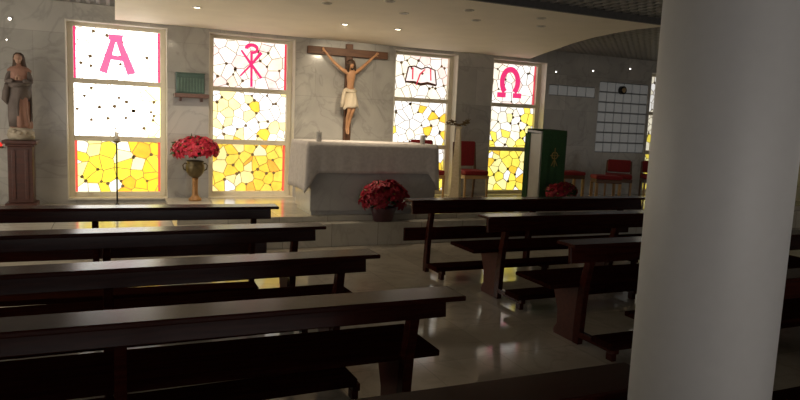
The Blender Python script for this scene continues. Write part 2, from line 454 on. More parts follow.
stroke(bm, [U(.33,.28), U(.335,.56)], .022, LY0-.002, LY1-.003); stroke(bm, [U(.665,.28), U(.68,.56)], .02, LY0-.002, LY1-.003)
link('bookmark_ribbon', bm, 'border_pink', bk)
# window 4: omega
w4, p4 = make_window(4, 3, [mixpal([(3, YEL), (1, (1,.90,.35)), (1.3, GLD), (1, WHITE)]),
    mixpal(lambda u, v: [(4*v, WHITE), (2, CREAM), (3.2*(1-v), YEL), (.5, (1,.90,.35))]),
    mixpal(lambda u, v: [(3, WHITE), (2, (1,.88,.72)), (1.6*u, PINK)])], [1.0, 1.1, 1.1], 'lead', .0075,
    [('r',2,'border_pink')], seed=47)
U = upane(3, 2); bm = bmesh.new()
cx, cz = U(.43, .45)
stroke(bm, arc(cx, cz, .160, .215, 232, -52, 26), .092, LY0, LY1)
for s in (-1, 1):
    stroke(bm, [(cx+s*.075, cz-.228), (cx+s*.245, cz-.228)], .085, LY0, LY1-.001)
link('letter_omega', bm, 'letter', w4)
# window 5: hidden but for its edge by the column
make_window(5, 4, [mixpal([(3, YEL), (1, PALE)]), mixpal([(3, CREAM), (1, YEL)]), mixpal([(3, WHITE), (1, CREAM)])], [.6,.6,.6], 'lead', .0075, [], seed=53)

# glass block lights
def blocks(n, x0, x1, z0, z1, nx, nz):
    w = struct(box('window_%d' % n, 'mortar', None, x0, x1, 9.54, 9.60, z0, z1, 0))
    bm = bmesh.new(); dx, dz = (x1-x0)/nx, (z1-z0)/nz
    for i in range(nx):
        for j in range(nz):
            a, b, c, d = x0+i*dx+.012, x0+(i+1)*dx-.012, z0+j*dz+.012, z0+(j+1)*dz-.012
            vs = bx(bm, a, b, 9.512, 9.5395, c, d)
    o = link('glass_blocks', bm, 'block', w, .008)
blocks(6, 8.10, 9.28, 1.13, 2.42, 6, 7)
blocks(7, 6.99, 8.02, 2.11, 2.30, 5, 1)

# ------------------------------------------------------------------ column
bm = bmesh.new()
lathe(bm, [(.172, 0), (.172, 2.764)], 64)
o = link('column', bm, 'column', None, 0, True)
for p in o.data.polygons: p.use_smooth = abs(p.normal.z) < .5
o.location = (1.42, 1.187, 0); tag(o, 'thick round pale painted column rising from the nave floor', 'column')

# ------------------------------------------------------------------ pews
def make_pew(first=False, inset=.19, bh=.10):
    PL = 2.48+2*inset
    root = empty('pew', (0,0,0), 0, 'pew', 'pew', None)
    box('book_ledge', 'pew', root, 0, PL, -.19, 0, .758, .782, .006)
    t = Matrix.Translation((0, -.075, .76)) @ Matrix.Rotation(math.radians(-7), 4, 'X')
    box('back_board', 'pew', root, .05, PL-.05, -.015, .015, -bh, -.002, .004, t)
    for k in range(3):
        cx = inset+k*1.24
        bm = bmesh.new()          # raked upright with a slightly swollen foot
        prof = [(.01,.07,0), (.0,.075,.1), (-.01,.06,.30), (-.025,.045,.45), (-.06,.0,.62), (-.085,-.035,.757)]
        rings = [[bm.verts.new((cx+sx*.024, y, z)) for sx, y in ((-1,a),(1,a),(1,b),(-1,b))] for a, b, z in prof]
        for r0, r1 in zip(rings, rings[1:]):
            for i in range(4): bm.faces.new((r0[i], r0[(i+1)%4], r1[(i+1)%4], r1[i]))
        bm.faces.new(rings[0]); bm.faces.new(rings[-1])
        link('post', bm, 'pew', root, .006)
        if not first:
            bm = bmesh.new()          # shaped side panel carrying the seat
            pts = [(.07,0), (.30,0), (.31,.03), (.27,.09), (.275,.20), (.33,.33), (.38,.419), (.04,.419), (.062,.30), (.073,.1)]
            a = [bm.verts.new((cx-.018, p[0], p[1])) for p in pts]; b = [bm.verts.new((cx+.018, p[0], p[1])) for p in pts]
            bm.faces.new(a); bm.faces.new(list(reversed(b)))
            for i in range(len(pts)): bm.faces.new((a[i], b[i], b[(i+1)%len(pts)], a[(i+1)%len(pts)]))
            link('side_panel', bm, 'pew_panel', root, .004)
        kb = box('kneeler_bracket', 'pew', root, cx-.022, cx+.022, -.36, .008, .055, .099, .005)
        box('bracket_foot', 'pew', kb, cx-.02, cx+.02, -.34, -.28, 0, .055, .004)
    if not first: box('seat', 'pew_seat', root, 0, PL, .035, .47, .42, .452, .008)
    box('kneeler', 'pew_seat', root, .20, PL-.20, -.40, -.19, .10, .145, .008)
    if first: box('lower_board', 'pew', root, 0.05, PL-.05, .075, .10, .325, .462, .004)
    return root
pA = make_pew(); pB = make_pew(True); pC = make_pew(False, .28, .13); pD = make_pew(True, .30, .13)
left_rows = [  # aisle end x, y at the end, y at x=-.6, label
    (1.29, 5.60, 5.665, 'long dark wooden kneeling rail in left block, frontmost row, nearest altar step'),
    (1.38, 4.565, 4.535, 'long dark wooden pew in left block, second row behind the frontmost'),
    (1.395, 3.575, 3.520, 'long dark wooden pew in left block, third row, middle of the five'),
    (1.445, 2.655, 2.66, 'dark wooden pew in left block, fourth row, its whole ledge crossing left foreground'),
    (1.56, 1.60, 1.62, 'red-brown ledged pew in left block closest to camera, its end behind the column')]
for i, (xe, y1, y0, lab) in enumerate(left_rows):
    o = pB if i == 0 else pA if i == 1 else copy_tree(pA)
    PL = 2.86; rz = math.atan2(y1-y0, xe+.6)
    o.location = (xe-PL*math.cos(rz), y1-PL*math.sin(rz), 0); o.rotation_euler = (0, 0, rz)
    o['label'] = lab; o['group'] = 'pews in the left block'
    if i == 4:      # this row has no kneeler behind it: the column stands there
        for c in [c for c in o.children if c.name.startswith('kneeler')]:
            for g in list(c.children): bpy.data.objects.remove(g)
            bpy.data.objects.remove(c)
right_rows = [(2.67, 5.90, -.003, pD, 'dark wooden kneeling rail in right block, frontmost row, with a low lengthwise board'),
    (2.875, 4.80, 0, pC, 'dark wooden pew in right block, second row, red-brown side panel facing the aisle'),
    (2.79, 3.585, 0, None, 'dark wooden pew in right block, third row, beside the round column'),
    (2.86, 2.50, 0, None, 'dark wooden pew in right block, rear row, seen only right of the column')]
for i, (xs_, y, rz, src, lab) in enumerate(right_rows):
    o = src if src is not None else copy_tree(pC)
    o.location = (xs_, y, 0); o.rotation_euler = (0, 0, rz); o['label'] = lab; o['group'] = 'pews in the right block'

# ------------------------------------------------------------------ altar
AX0, AX1, AY0, AY1, AZ = 2.195, 3.90, 7.64, 8.36, 1.245
root = empty('altar', (3.05, 8.0, S2), 0, 'grey veined marble block altar below the crucifix, under a white cloth', 'altar')
def loc_box(name, mat, root, x0, x1, y0, y1, z0, z1, bevel=.004):
    l = root.location
    return box(name, mat, root, x0-l.x, x1-l.x, y0-l.y, y1-l.y, z0-l.z, z1-l.z, bevel)
loc_box('altar_base', 'altar', root, AX0+.02, AX1-.02, AY0+.02, AY1-.02, S2, S2+.05)
loc_box('altar_body', 'altar', root, AX0, AX1, AY0, AY1, S2+.05, AZ-.055)
loc_box('altar_top', 'altar', root, AX0-.04, AX1-.02, AY0-.02, AY1+.02, AZ-.055, AZ)
# cloth
bm = bmesh.new()
cx0, cx1, cy0, cy1 = AX0-.05, AX1-.01, AY0-.03, AY1+.03
per = []; r = .015
def side(pa, pb, n, hang): 
    for i in range(n):
        t = i/n; per.append(((pa[0]+(pb[0]-pa[0])*t, pa[1]+(pb[1]-pa[1])*t), hang, t))
n1, n2 = 60, 26
side((cx0,cy0), (cx1,cy0), n1, 'f'); side((cx1,cy0), (cx1,cy1), n2, 's'); side((cx1,cy1), (cx0,cy1), n1, 'f'); side((cx0,cy1), (cx0,cy0), n2, 's')
cxm, cym = (cx0+cx1)/2, (cy0+cy1)/2
rows = 9; rings = []
for k in range(rows+1):
    ring = []
    for idx, ((px_, py_), s, t) in enumerate(per):
        cd = min(t, 1-t)                                    # distance from the corner along the side
        L_ = n1 if s == 'f' else n2; length = (cx1-cx0) if s == 'f' else (cy1-cy0)
        dcor = cd*length
        corner = max(0, 1-dcor/.13)
        hang = (.375 if s == 'f' else .60) 
        if s == 'f': hang = .375 + (.62-.375)*max(0, 1-dcor/.12)
        f = k/rows
        out = .010 + .006*f + .03*corner*f + .010*f*math.sin(idx*.9)*(1 if s == 's' else .35)
        nx_ = {'f': 0, 's': 1}[s]*(1 if px_ > cxm else -1); ny_ = {'f': 1, 's': 0}[s]*(1 if py_ > cym else -1)
        if corner > 0:
            nx_ = (1 if px_ > cxm else -1)*(1 if s == 's' else corner); ny_ = (1 if py_ > cym else -1)*(1 if s == 'f' else corner*.6)
        if k == 0: out = 0
        ring.append(bm.verts.new((px_+nx_*out, py_+ny_*out, AZ+.006-hang*f - (.0 if k else -.002))))
    rings.append(ring)
bm.faces.new(rings[0])
N_ = len(per)
for a, b in zip(rings, rings[1:]):
    for i in range(N_): bm.faces.new((a[i], a[(i+1)%N_], b[(i+1)%N_], b[i]))
o = link('altar_cloth', bm, 'cloth', None, 0, True)
md = o.modifiers.new('thick', 'SOLIDIFY'); md.thickness = .003; md.offset = 1
for p in o.data.polygons:
    if p.normal.z > .9: p.use_smooth = False
tag(o, 'white linen cloth with hanging corners draped over the marble altar', 'altar cloth')
# two altar candles
for xx, yy, lab in ((2.31, 7.72, 'short grey pillar candle on left front corner of the altar'), (3.73, 7.74, 'short grey pillar candle near right end of the altar')):
    root = empty('pillar_candle', (xx, yy, AZ+.0095), 0, lab, 'candle', 'candles on the altar')
    bm = bmesh.new(); lathe(bm, [(.030,0),(.033,.006),(.033,.112),(.028,.120),(.012,.116)], 20); link('wax_body', bm, 'candle', root, 0, True)
    bm = bmesh.new(); tube(bm, [(0,0,.114), (.001,0,.135)], .0025, 6); link('wick', bm, 'black', root)

# ------------------------------------------------------------------ poinsettias
def bloom_mesh(name, rnd, n=10, R=.085, mat='bract'):
    bm = bmesh.new()
    for ring, (cnt, rad, up) in enumerate(((n, R, .12), (max(4, n-3), R*.68, .35))):
        for i in range(cnt):
            th = 2*PI*i/cnt + rnd.uniform(-.2,.2) + ring*.3; rr = rad*rnd.uniform(.85,1.12); w = rr*.26; tilt = up+rnd.uniform(-.25,.2)
            c, s = math.cos(th), math.sin(th)
            prof = [(0,.1,0), (.25,.75,.03), (.5,1,.03), (.78,.6,.0), (1,.04,-.06)]
            L_, C_, R_ = [], [], []
            for t, ww, bend in prof:
                d = rr*t*math.cos(tilt); z = rr*t*math.sin(tilt)+bend*rr*.8-(t*t)*rr*.15
                for lst, q in ((L_, 1), (C_, 0), (R_, -1)):
                    y = q*w*ww
                    lst.append(bm.verts.new((d*c-y*s, d*s+y*c, z + (0 if q == 0 else .012*ww*rr/.085))))
            for a, b in ((L_, C_), (C_, R_)):
                for k in range(4): bm.faces.new((a[k], a[k+1], b[k+1], b[k]))
    o = link(name, bm, mat, None, 0, True)
    md = o.modifiers.new('thick', 'SOLIDIFY'); md.thickness = .0015
    return o
def plant(root, n, rx, ry, rz_, cz, seed, mat, R=.085):
    rnd = random.Random(seed)
    proto = None
    # leafy under-mass
    bm = bmesh.new()
    for i in range(150):
        u = rnd.uniform(-1, 1); th = rnd.uniform(0, 2*PI); ph = rnd.uniform(-.5, 1.3)
        d = Vector((math.cos(th)*math.cos(ph)*rx, math.sin(th)*math.cos(ph)*ry, math.sin(ph)*rz_))*rnd.uniform(.45,.93)
        o_ = Vector((0,0,cz))+d; q = d.normalized(); 
        q = (q+Vector((rnd.uniform(-.5,.5), rnd.uniform(-.5,.5), rnd.uniform(-.5,.3)))).normalized(); s = q.orthogonal().normalized()*rnd.uniform(.018,.028); l = rnd.uniform(.06,.10)
        vs = [bm.verts.new(o_), bm.verts.new(o_+q*l*.4+s), bm.verts.new(o_+q*l), bm.verts.new(o_+q*l*.4-s)]
        bm.faces.new(vs)
    lf = link('leaves', bm, 'leaf', root); md = lf.modifiers.new('thick', 'SOLIDIFY'); md.thickness = .0015
    bm = bmesh.new()
    for i in range(9):
        th = 2*PI*i/9; tube(bm, [(0,0,cz-rz_*1.0), (math.cos(th)*rx*.3, math.sin(th)*ry*.3, cz-.02), (math.cos(th)*rx*.75, math.sin(th)*ry*.75, cz+rz_*.4)], .005, 6)
    link('stems', bm, 'leaf', root)
    ga = PI*(3-math.sqrt(5))
    for i in range(n):
        zz = 1-(i+.5)/n*1.45; zz = max(-.45, zz); rr = math.sqrt(max(0, 1-zz*zz)); th = i*ga+rnd.uniform(-.2,.2)
        nrm = Vector((rr*math.cos(th), rr*math.sin(th), zz))
        p = Vector((nrm.x*rx*rnd.uniform(.82,1.04), nrm.y*ry*rnd.uniform(.82,1.04), cz+nrm.z*rz_*rnd.uniform(.8,1.1)))
        if proto is None:
            b = proto = bloom_mesh('bloom', rnd, 10, R, mat)
            ce = bmesh.new(); bmesh.ops.create_icosphere(ce, subdivisions=1, radius=.009, matrix=Matrix.Translation((0,0,.012)))
            link('flower_centre', ce, 'yellow', b)
            b.parent = root
        else: b = copy_tree(proto, root)
        b.location = p; b.rotation_euler = (nrm+Vector((0,0,.35))).to_track_quat('Z', 'Y').to_euler(); b.scale = (rnd.uniform(.85,1.15),)*3
# on the urn
root = empty('poinsettia_urn', (1.01, 9.16, S2), 0, 'tall bronze footed urn of bright red poinsettias between the alpha and chi-rho windows', 'flower urn')
bm = bmesh.new()
lathe(bm, [(.085,0),(.088,.02),(.075,.035),(.05,.06),(.04,.08),(.036,.16),(.038,.26),(.045,.32)], 24)
link('urn_foot', bm, 'urn_foot', root, 0, True)
bm = bmesh.new()
lathe(bm, [(.045,.315),(.08,.34),(.112,.39),(.125,.44),(.12,.485),(.10,.515),(.118,.535),(.11,.545),(.085,.525)], 28)
link('urn_bowl', bm, 'urn', root, 0, True)
for s in (-1, 1):
    bm = bmesh.new(); tube(bm, [(s*.115,0,.41),(s*.15,0,.43),(s*.16,0,.48),(s*.135,0,.51),(s*.108,0,.505)], .009, 8); link('urn_handle', bm, 'urn', root, 0, True)
plant(root, 36, .30, .20, .14, .71, 5, 'bract', .105)
# floor pot before the altar
root = empty('poinsettia_pot', (3.10, 7.47, S1), 0, 'wrapped pot of dark red poinsettias on the step in front of the altar', 'potted plant')
bm = bmesh.new(); lathe(bm, [(.12,0),(.125,.01),(.15,.10),(.17,.17),(.165,.18),(.14,.165)], 24)
for v in bm.verts:
    th = math.atan2(v.co.y, v.co.x); k = 1+.03*math.sin(th*9)*(v.co.z/.18); v.co.x *= k; v.co.y *= k*.62
link('pot', bm, 'wrap', root, 0, True)
plant(root, 44, .31, .085, .20, .30, 9, 'bract_dark', .11)
bm = bmesh.new()
tube(bm, [(.20,-.12,.25),(.25,-.14,.30),(.30,-.13,.27),(.24,-.14,.25),(.30,-.14,.21),(.33,-.13,.25)], [.006,.014,.006,.008,.014,.005], 6)
link('ribbon_bow', bm, 'bow', root, 0, True)
# plant in front of the ambo
root = empty('poinsettia_pot', (5.95, 7.62, S2), 0, 'low deep red poinsettia standing at the foot of the green draped lectern', 'potted plant')
bm = bmesh.new(); lathe(bm, [(.045,0),(.06,.13),(.065,.14),(.05,.13)], 20); link('pot', bm, 'wrap', root, 0, True)
plant(root, 26, .25, .08, .12, .27, 13, 'bract_dark', .085)

# ------------------------------------------------------------------ ambo
root = empty('ambo', (5.92, 8.02, S2), 0, 'white marble lectern with green embroidered drape, right of the altar', 'lectern')
box('lectern_body', 'white_panel', root, -.215, .215, -.16, .20, 0, 1.10, .006)
box('slanted_top', 'altar', root, -.23, .23, -.18, .18, -.015, .02, .004, Matrix.Translation((0,0,1.125)) @ Matrix.Rotation(math.radians(3), 4, 'X'))
bm = bmesh.new()
dp = [(-.207,.16),(-.205,.60),(-.203,1.09),(-.197,1.145),(-.19,1.158),(.19,1.172),(.197,1.16),(.203,1.09),(.205,.60),(.207,.12)]
nx_ = 16
grid = [[bm.verts.new((-.215+.43*i/nx_, y+(.008*math.sin(i*1.3)*(1-max(0, z-.2)) if z < 1.1 else 0)*(1 if y < 0 else -1), z)) for i in range(nx_+1)] for y, z in dp]
for a, b in zip(grid, grid[1:]):
    for i in range(nx_): bm.faces.new((a[i], a[i+1], b[i+1], b[i]))
dr = link('green_drape', bm, 'green', root, 0, True); md = dr.modifiers.new('thick', 'SOLIDIFY'); md.thickness = .006
bm = bmesh.new()
for pts in ([(0,.62),(0,.90)], [(-.08,.79),(.08,.79)], arc(0,.79,.05,.05,0,360,20), [(-.05,.64),(-.02,.70),(0,.73)], [(.05,.64),(.02,.70),(0,.73)]): stroke(bm, pts, .010, -.228, -.219)
box('side_fold', 'green', dr, -.232, -.217, .10, .22, .0, 1.10, .004)
link('embroidered_cross', bm, 'gold', dr)

# ------------------------------------------------------------------ tapered stand with metal ornament
root = empty('ornament_stand', (4.60, 8.35, S2), 0, 'pale tapering wooden stand carrying a dark wrought metal ornament beside the altar', 'stand')
bm = bmesh.new()
pr = [(.115,0),(.115,.03),(.085,.06),(.035,1.12),(.05,1.14),(.05,1.155)]
lathe(bm, [(r*1.2, z) for r, z in pr], 4)
link('tapered_shaft', bm, 'pale_wood', root, .004)
bm = bmesh.new(); rnd = random.Random(3)
lathe(bm, [(.02,1.155),(.03,1.16),(.035,1.18),(.02,1.19)], 10)
for i in range(9):
    s = -1 if i % 2 else 1; l = rnd.uniform(.10,.21); yy = rnd.uniform(-.06,.06)
    tube(bm, [(0,0,1.18), (s*l*.4, yy*.5, 1.17+rnd.uniform(0,.03)), (s*l*.75, yy, 1.20+rnd.uniform(-.02,.05)), (s*l, yy, 1.18+(.08 if s > 0 else .0)+rnd.uniform(-.02,.03))], [.009,.008,.007,.003], 6)
    for q in (.5, .85):
        bmesh.ops.create_icosphere(bm, subdivisions=1, radius=.016, matrix=Matrix.Translation((s*l*q, yy*q, 1.195+rnd.uniform(-.02,.04))) @ Matrix.Diagonal((1.6,.8,.7,1)))
link('metal_ornament', bm, 'brass', root, 0, True)

# ------------------------------------------------------------------ candle stand with lantern
root = empty('candle_stand', (.034, 9.1, S1), 0, 'thin black floor stand with glass lantern before the alpha window', 'candle stand')
bm = bmesh.new(); lathe(bm, [(.11,0),(.11,.012),(.03,.03),(.012,.05),(.009,.10)], 24); link('stand_foot', bm, 'black', root, 0, True)
bm = bmesh.new(); tube(bm, [(0,0,.06),(0,0,.84)], .010, 10); link('pole', bm, 'black', root, 0, True)
bm = bmesh.new(); lathe(bm, [(.012,.825),(.05,.845),(.05,.855),(.012,.858)], 20)
for i in range(4):
    th = PI/4+i*PI/2; tube(bm, [(.045*math.cos(th),.045*math.sin(th),.85),(.045*math.cos(th),.045*math.sin(th),1.01)], .003, 6)
tube(bm, [(.046*math.cos(2*PI*i/16), .046*math.sin(2*PI*i/16), 1.01) for i in range(17)], .004, 6)
link('lantern_cage', bm, 'brass', root, 0, True)
bm = bmesh.new(); lathe(bm, [(.024,.857),(.024,.96),(.018,.965)], 16); link('candle', bm, 'white', root, 0, True)

# ------------------------------------------------------------------ wall shelf and ribbed case
root = empty('wall_shelf', (.98, WY, 1.74), 0, 'small dark brown stone shelf on the wall between two windows', 'shelf')
box('shelf_board', 'shelf', root, -.225, .225, -.20, 0, 0, .055, .006)
for s in (-.14, .14): box('shelf_bracket', 'shelf', root, s-.015, s+.015, -.12, 0, -.05, 0, .004)
root = empty('ribbed_case', (.965, WY-.10, 1.795), 0, 'teal green case with upright ribbed front standing on the wall shelf', 'case')
box('case_body', 'teal', root, -.185, .185, -.06, .06, 0, .265, .006)
for i in range(9):
    x = -.158+i*.0395
    box('rib', 'teal_light', root, x-.014, x+.014, -.074, -.060, .02, .21, .004)
box('lid', 'teal', root, -.19, .19, -.068, .064, .265, .28, .004)

# ------------------------------------------------------------------ skin helper
def skin_mesh(name, V, E, rad, mat, parent, levels=2, root_i=0, extra=None):
    me = bpy.data.meshes.new(name+'_cage'); me.from_pydata([tuple(v) for v in V], E, [])
    o = bpy.data.objects.new(name+'_cage', me); COL.objects.link(o)
    o.modifiers.new('skin', 'SKIN'); md = o.modifiers.new('sub', 'SUBSURF'); md.levels = levels; md.render_levels = levels
    for i, sv in enumerate(me.skin_vertices[0].data):
        r = rad[i]; sv.radius = (r, r) if not hasattr(r, '__len__') else r
        sv.use_root = (i == root_i)
    dg = bpy.context.evaluated_depsgraph_get(); ev = o.evaluated_get(dg)
    out = bpy.data.meshes.new_from_object(ev)
    bm = bmesh.new(); bm.from_mesh(out)
    bpy.data.objects.remove(o); bpy.data.meshes.remove(me); bpy.data.meshes.remove(out)
    if extra: extra(bm)
    return link(name, bm, mat, parent, 0, True)
def ico(bm, c, r, sc_=(1,1,1), sub=2, rot=None):
    m = Matrix.Translation(c)
    if rot is not None: m = m @ rot
    bmesh.ops.create_icosphere(bm, subdivisions=sub, radius=r, matrix=m @ Matrix.Diagonal((*sc_, 1)))
def head(bm, c, r, rot=Matrix()):
    """skull, jaw, nose, brow, lips, ears; faces -y"""
    m = Matrix.Translation(c) @ rot
    def s(p, rr, k): bmesh.ops.create_icosphere(bm, subdivisions=2, radius=r*rr, matrix=m @ Matrix.Translation(Vector(p)*r) @ Matrix.Diagonal((*k, 1)))
    s((0,.05,.15), 1, (.80,.98,.95)); s((0,-.15,-.42), .72, (.78,.85,.95)); s((0,-.98,-.15), .17, (.7,1,1.7)); s((0,-.86,.12), .45, (1.1,.25,.3))
    s((0,-.80,-.62), .2, (1.3,.5,.5)); s((-.32,-.84,-.02), .12, (1.2,.5,.8)); s((.32,-.84,-.02), .12, (1.2,.5,.8))
    s((-.80,.05,-.1), .2, (.4,.8,1.3)); s((.80,.05,-.1), .2, (.4,.8,1.3))

# ------------------------------------------------------------------ crucifix
CX, CYW = 3.26, WY
root = empty('crucifix', (CX, CYW, 1.20), 0, 'brown wooden cross with a pale-clothed hanging figure, mounted on the marble wall', 'crucifix')
def W(x, y, z): return (x-CX, y-CYW, z-1.20)
bm = bmesh.new(); bx(bm, -.052, .052, -.085, -.02, 0.0, 1.46); link('upright_beam', bm, 'cross', root, .006)
bm = bmesh.new(); bx(bm, 2.612-CX, 3.875-CX, -.10, -.035, 1.275, 1.385); link('cross_beam', bm, 'cross', root, .006)
bm = bmesh.new(); bx(bm, -.03, .03, -.02, 0, .3, .36); bx(bm, -.03, .03, -.02, 0, 1.1, 1.16); link('wall_mount', bm, 'black', root)
V, Ed, R = [], [], []
def add(p, r, par=None):
    V.append(W(*p)); R.append(r); i = len(V)-1
    if par is not None: Ed.append((par, i))
    return i
pel = add((3.262, 9.36, 1.93), (.062,.050)); wai = add((3.262, 9.35, 2.03), (.050,.042), pel); che = add((3.26, 9.335, 2.15), (.070,.052), wai); ste = add((3.258, 9.33, 2.225), (.060,.045), che)
nck = add((3.252, 9.32, 2.275), .026, ste); add((3.245, 9.305, 2.315), .024, nck)
for sx, hx, hz, ex, ez in ((-1, 2.85, 2.530, 2.995, 2.375), (1, 3.665, 2.526, 3.512, 2.385)):
    sh = add((3.257+sx*.088, 9.34, 2.245), .034, ste); mid = add((3.257+sx*.16, 9.35, 2.29) if sx < 0 else (3.257+sx*.16, 9.35, 2.30), .028, sh)
    el = add((ex, 9.365, ez), .023, mid); fa = add(((ex*.55+hx*.45), 9.37, ez*.55+hz*.45), .022, el); wr = add((hx*.88+ex*.12, 9.378, hz*.88+ez*.12), .014, fa)
    pm = add((hx, 9.378, hz), (.020,.010), wr)
    d = Vector((hx-ex, 0, hz-ez)).normalized(); n_ = Vector((-d.z, 0, d.x))
    for q in range(4):
        o_ = (q-1.5)*.011; l = (.028,.033,.031,.024)[q]
        b0 = Vector((hx, 9.378, hz))+n_*o_+d*.018
        k1 = add(tuple(b0+d*l*.5+Vector((0,-.004,0))), .0055, pm); add(tuple(b0+d*l+Vector((0,-.014,0))), .0045, k1)
    k1 = add(tuple(Vector((hx, 9.37, hz))-n_*.026*sx+d*.002), .006, pm); add(tuple(Vector((hx, 9.365, hz))-n_*.036*sx+d*.014), .005, k1)
for sx in (-1, 1):
    hp = add((3.262+sx*.042, 9.36, 1.885), .048, pel)
    kn = add((3.262+sx*.030+.005, 9.275, 1.70), .036, hp); kk = add((3.258+sx*.024, 9.295, 1.64), .031, kn)
    cf = add((3.250+sx*.020, 9.345, 1.55), .031, kk); an = add((3.243+sx*.010, 9.385-(.02 if sx > 0 else 0), 1.405), .018, cf)
    ft = add((3.240+sx*.008, 9.365-(.03 if sx > 0 else 0), 1.36), .019, an); add((3.238+sx*.006, 9.335-(.02 if sx > 0 else 0), 1.312), .013, ft)
rot = Matrix.Rotation(math.radians(-18), 4, 'Y') @ Matrix.Rotation(math.radians(24), 4, 'X')
hc = Vector(W(3.236, 9.275, 2.345))
skin_mesh('body', V, Ed, R, 'skin', root, 2, 0, lambda bm: head(bm, hc, .056, rot))
bm = bmesh.new(); m = Matrix.Translation(hc) @ rot
bmesh.ops.create_icosphere(bm, subdivisions=3, radius=.064, matrix=m @ Matrix.Translation((0,.014,.018)) @ Matrix.Diagonal((.95,.92,.95,1)))
for s in (-1, 1):
    tube(bm, [m @ Vector((s*.045,0,.03)), m @ Vector((s*.056,.005,-.03)), m @ Vector((s*.058,-.005,-.085)), m @ Vector((s*.05,-.015,-.12))], [.022,.022,.018,.006], 8)
bmesh.ops.create_icosphere(bm, subdivisions=2, radius=.026, matrix=m @ Matrix.Translation((0,-.032,-.05)) @ Matrix.Diagonal((1,.7,.9,1)))
link('hair', bm, 'hair', root, 0, True)
bm = bmesh.new()
tube(bm, [m @ Vector((.056*math.cos(t*PI/10), .058*math.sin(t*PI/10)+.008, .036+.006*math.sin(t*2.1))) for t in range(21)], .007, 6)
for t in range(0, 20, 2): a_ = m @ Vector((.058*math.cos(t*PI/10), .060*math.sin(t*PI/10)+.008, .036)); b_ = m @ Vector((.076*math.cos(t*PI/10+.3), .078*math.sin(t*PI/10+.3)+.008, .05)); tube(bm, [a_, b_], [.003,.001], 5)
link('thorn_crown', bm, 'cross', root)
# loincloth: folded cloth round the hips with a hanging tail on the left
bm = bmesh.new(); seg = 40; rings = []
for k in range(9):
    t = k/8; z = 1.985-.265*t
    ring = []
    for i in range(seg):
        th = 2*PI*i/seg
        rx = .075+.045*t+.006*math.sin(th*7+k*.6); ry = .062+.035*math.sin(t*PI*.7)+.006*math.sin(th*9+k*.8)
        zz = z + (.025*math.cos(th)*(1-t)) + (-.03*math.cos(th-PI)*t if math.cos(th) < 0 else 0) + .012*math.sin(th*5)*t
        yc = 9.36-.055*t
        ring.append(bm.verts.new(W(3.262+.004*t+rx*math.cos(th), yc+ry*math.sin(th), zz)))
    rings.append(ring)
for a, b in zip(rings, rings[1:]):
    for i in range(seg): bm.faces.new((a[i], a[(i+1)%seg], b[(i+1)%seg], b[i]))
tube(bm, [W(3.345,9.32,1.965), W(3.28,9.285,1.945), W(3.20,9.29,1.965), W(3.165,9.31,1.985)], [.02,.028,.03,.026], 10)
tube(bm, [W(3.165,9.30,1.985), W(3.145,9.30,1.90), W(3.135,9.305,1.80), W(3.12,9.31,1.715)], [.026,.030,.034,.020], 10)
lc = link('loincloth', bm, 'loin', root, 0, True); md = lc.modifiers.new('thick', 'SOLIDIFY'); md.thickness = .004

# ------------------------------------------------------------------ statue and pedestal
PX, PY = -1.04, 9.17
root = empty('pedestal', (PX, PY, S1), 0, 'tall reddish brown wooden pedestal against the wall, under the statue', 'pedestal')
box('plinth', 'pedestal', root, -.17, .17, -.17, .17, 0, .07, .008)
box('shaft', 'pedestal', root, -.135, .135, -.135, .135, .07, .76, .008)
box('cap_moulding', 'pedestal', root, -.155, .155, -.155, .155, .76, .79, .008)
box('cap', 'pedestal', root, -.185, .185, -.185, .185, .79, .835, .008)
for s in (-.07, .07): box('corner_rib', 'pedestal', root, s-.02, s+.02, -.147, -.135, .12, .72, .004)
SB = S1+.835
root = empty('saint_statue', (PX, PY, SB), 0, 'painted robed saint statue with clasped hands on the wooden pedestal', 'statue')
bm = bmesh.new(); seg = 36; rings = []
for k, (r, z) in enumerate([(.11,0),(.145,.01),(.150,.05),(.140,.085),(.135,.12),(.115,.155),(.06,.17)]):
    rings.append([bm.verts.new(((r+.012*math.sin(5*th+k))*math.cos(th), (r+.012*math.sin(4*th+k*1.3))*math.sin(th), z)) for th in [2*PI*i/seg for i in range(seg)]])
for a, b in zip(rings, rings[1:]):
    for i in range(seg): bm.faces.new((a[i], a[(i+1)%seg], b[(i+1)%seg], b[i]))
bm.faces.new(rings[0]); bm.faces.new(rings[-1])
rnd = random.Random(5)
for i in range(12):
    th = 2*PI*i/12; ico(bm, (.118*math.cos(th), .118*math.sin(th), .075+rnd.uniform(-.02,.04)), .042, (1,1,.8))
link('cloud_base', bm, 'cloud', root, 0, True)
# body: robe rings in one surface, sleeves and forearms, neck, head
def robe_rings(bm, prof, amp, nf, ph0=0, seg=44):
    rings = []
    for k, (cx, cy, rx, ry, z) in enumerate(prof):
        ring = []
        for i in range(seg):
            th = 2*PI*i/seg; a = amp*(1-k/(len(prof)))
            w = 1+a*math.sin(nf*th+ph0+k*.25)+a*.5*math.sin((nf*2-1)*th+k*.4)
            ring.append(bm.verts.new((cx+rx*w*math.cos(th), cy+ry*w*math.sin(th), z)))
        rings.append(ring)
    for a, b in zip(rings, rings[1:]):
        for i in range(seg): bm.faces.new((a[i], a[(i+1)%seg], b[(i+1)%seg], b[i]))
    bm.faces.new(rings[0]); bm.faces.new(rings[-1])
bm = bmesh.new()
robe_rings(bm, [(.01,0,.115,.095,.15),(.01,0,.12,.10,.20),(.0,0,.105,.09,.35),(.0,-.005,.105,.09,.50),(-.005,-.005,.115,.09,.62),(-.005,0,.105,.080,.74),(0,0,.125,.078,.85),(0,0,.135,.072,.90),(0,0,.10,.055,.935),(0,0,.038,.036,.955),(0,0,.032,.032,.99)], .09, 7)
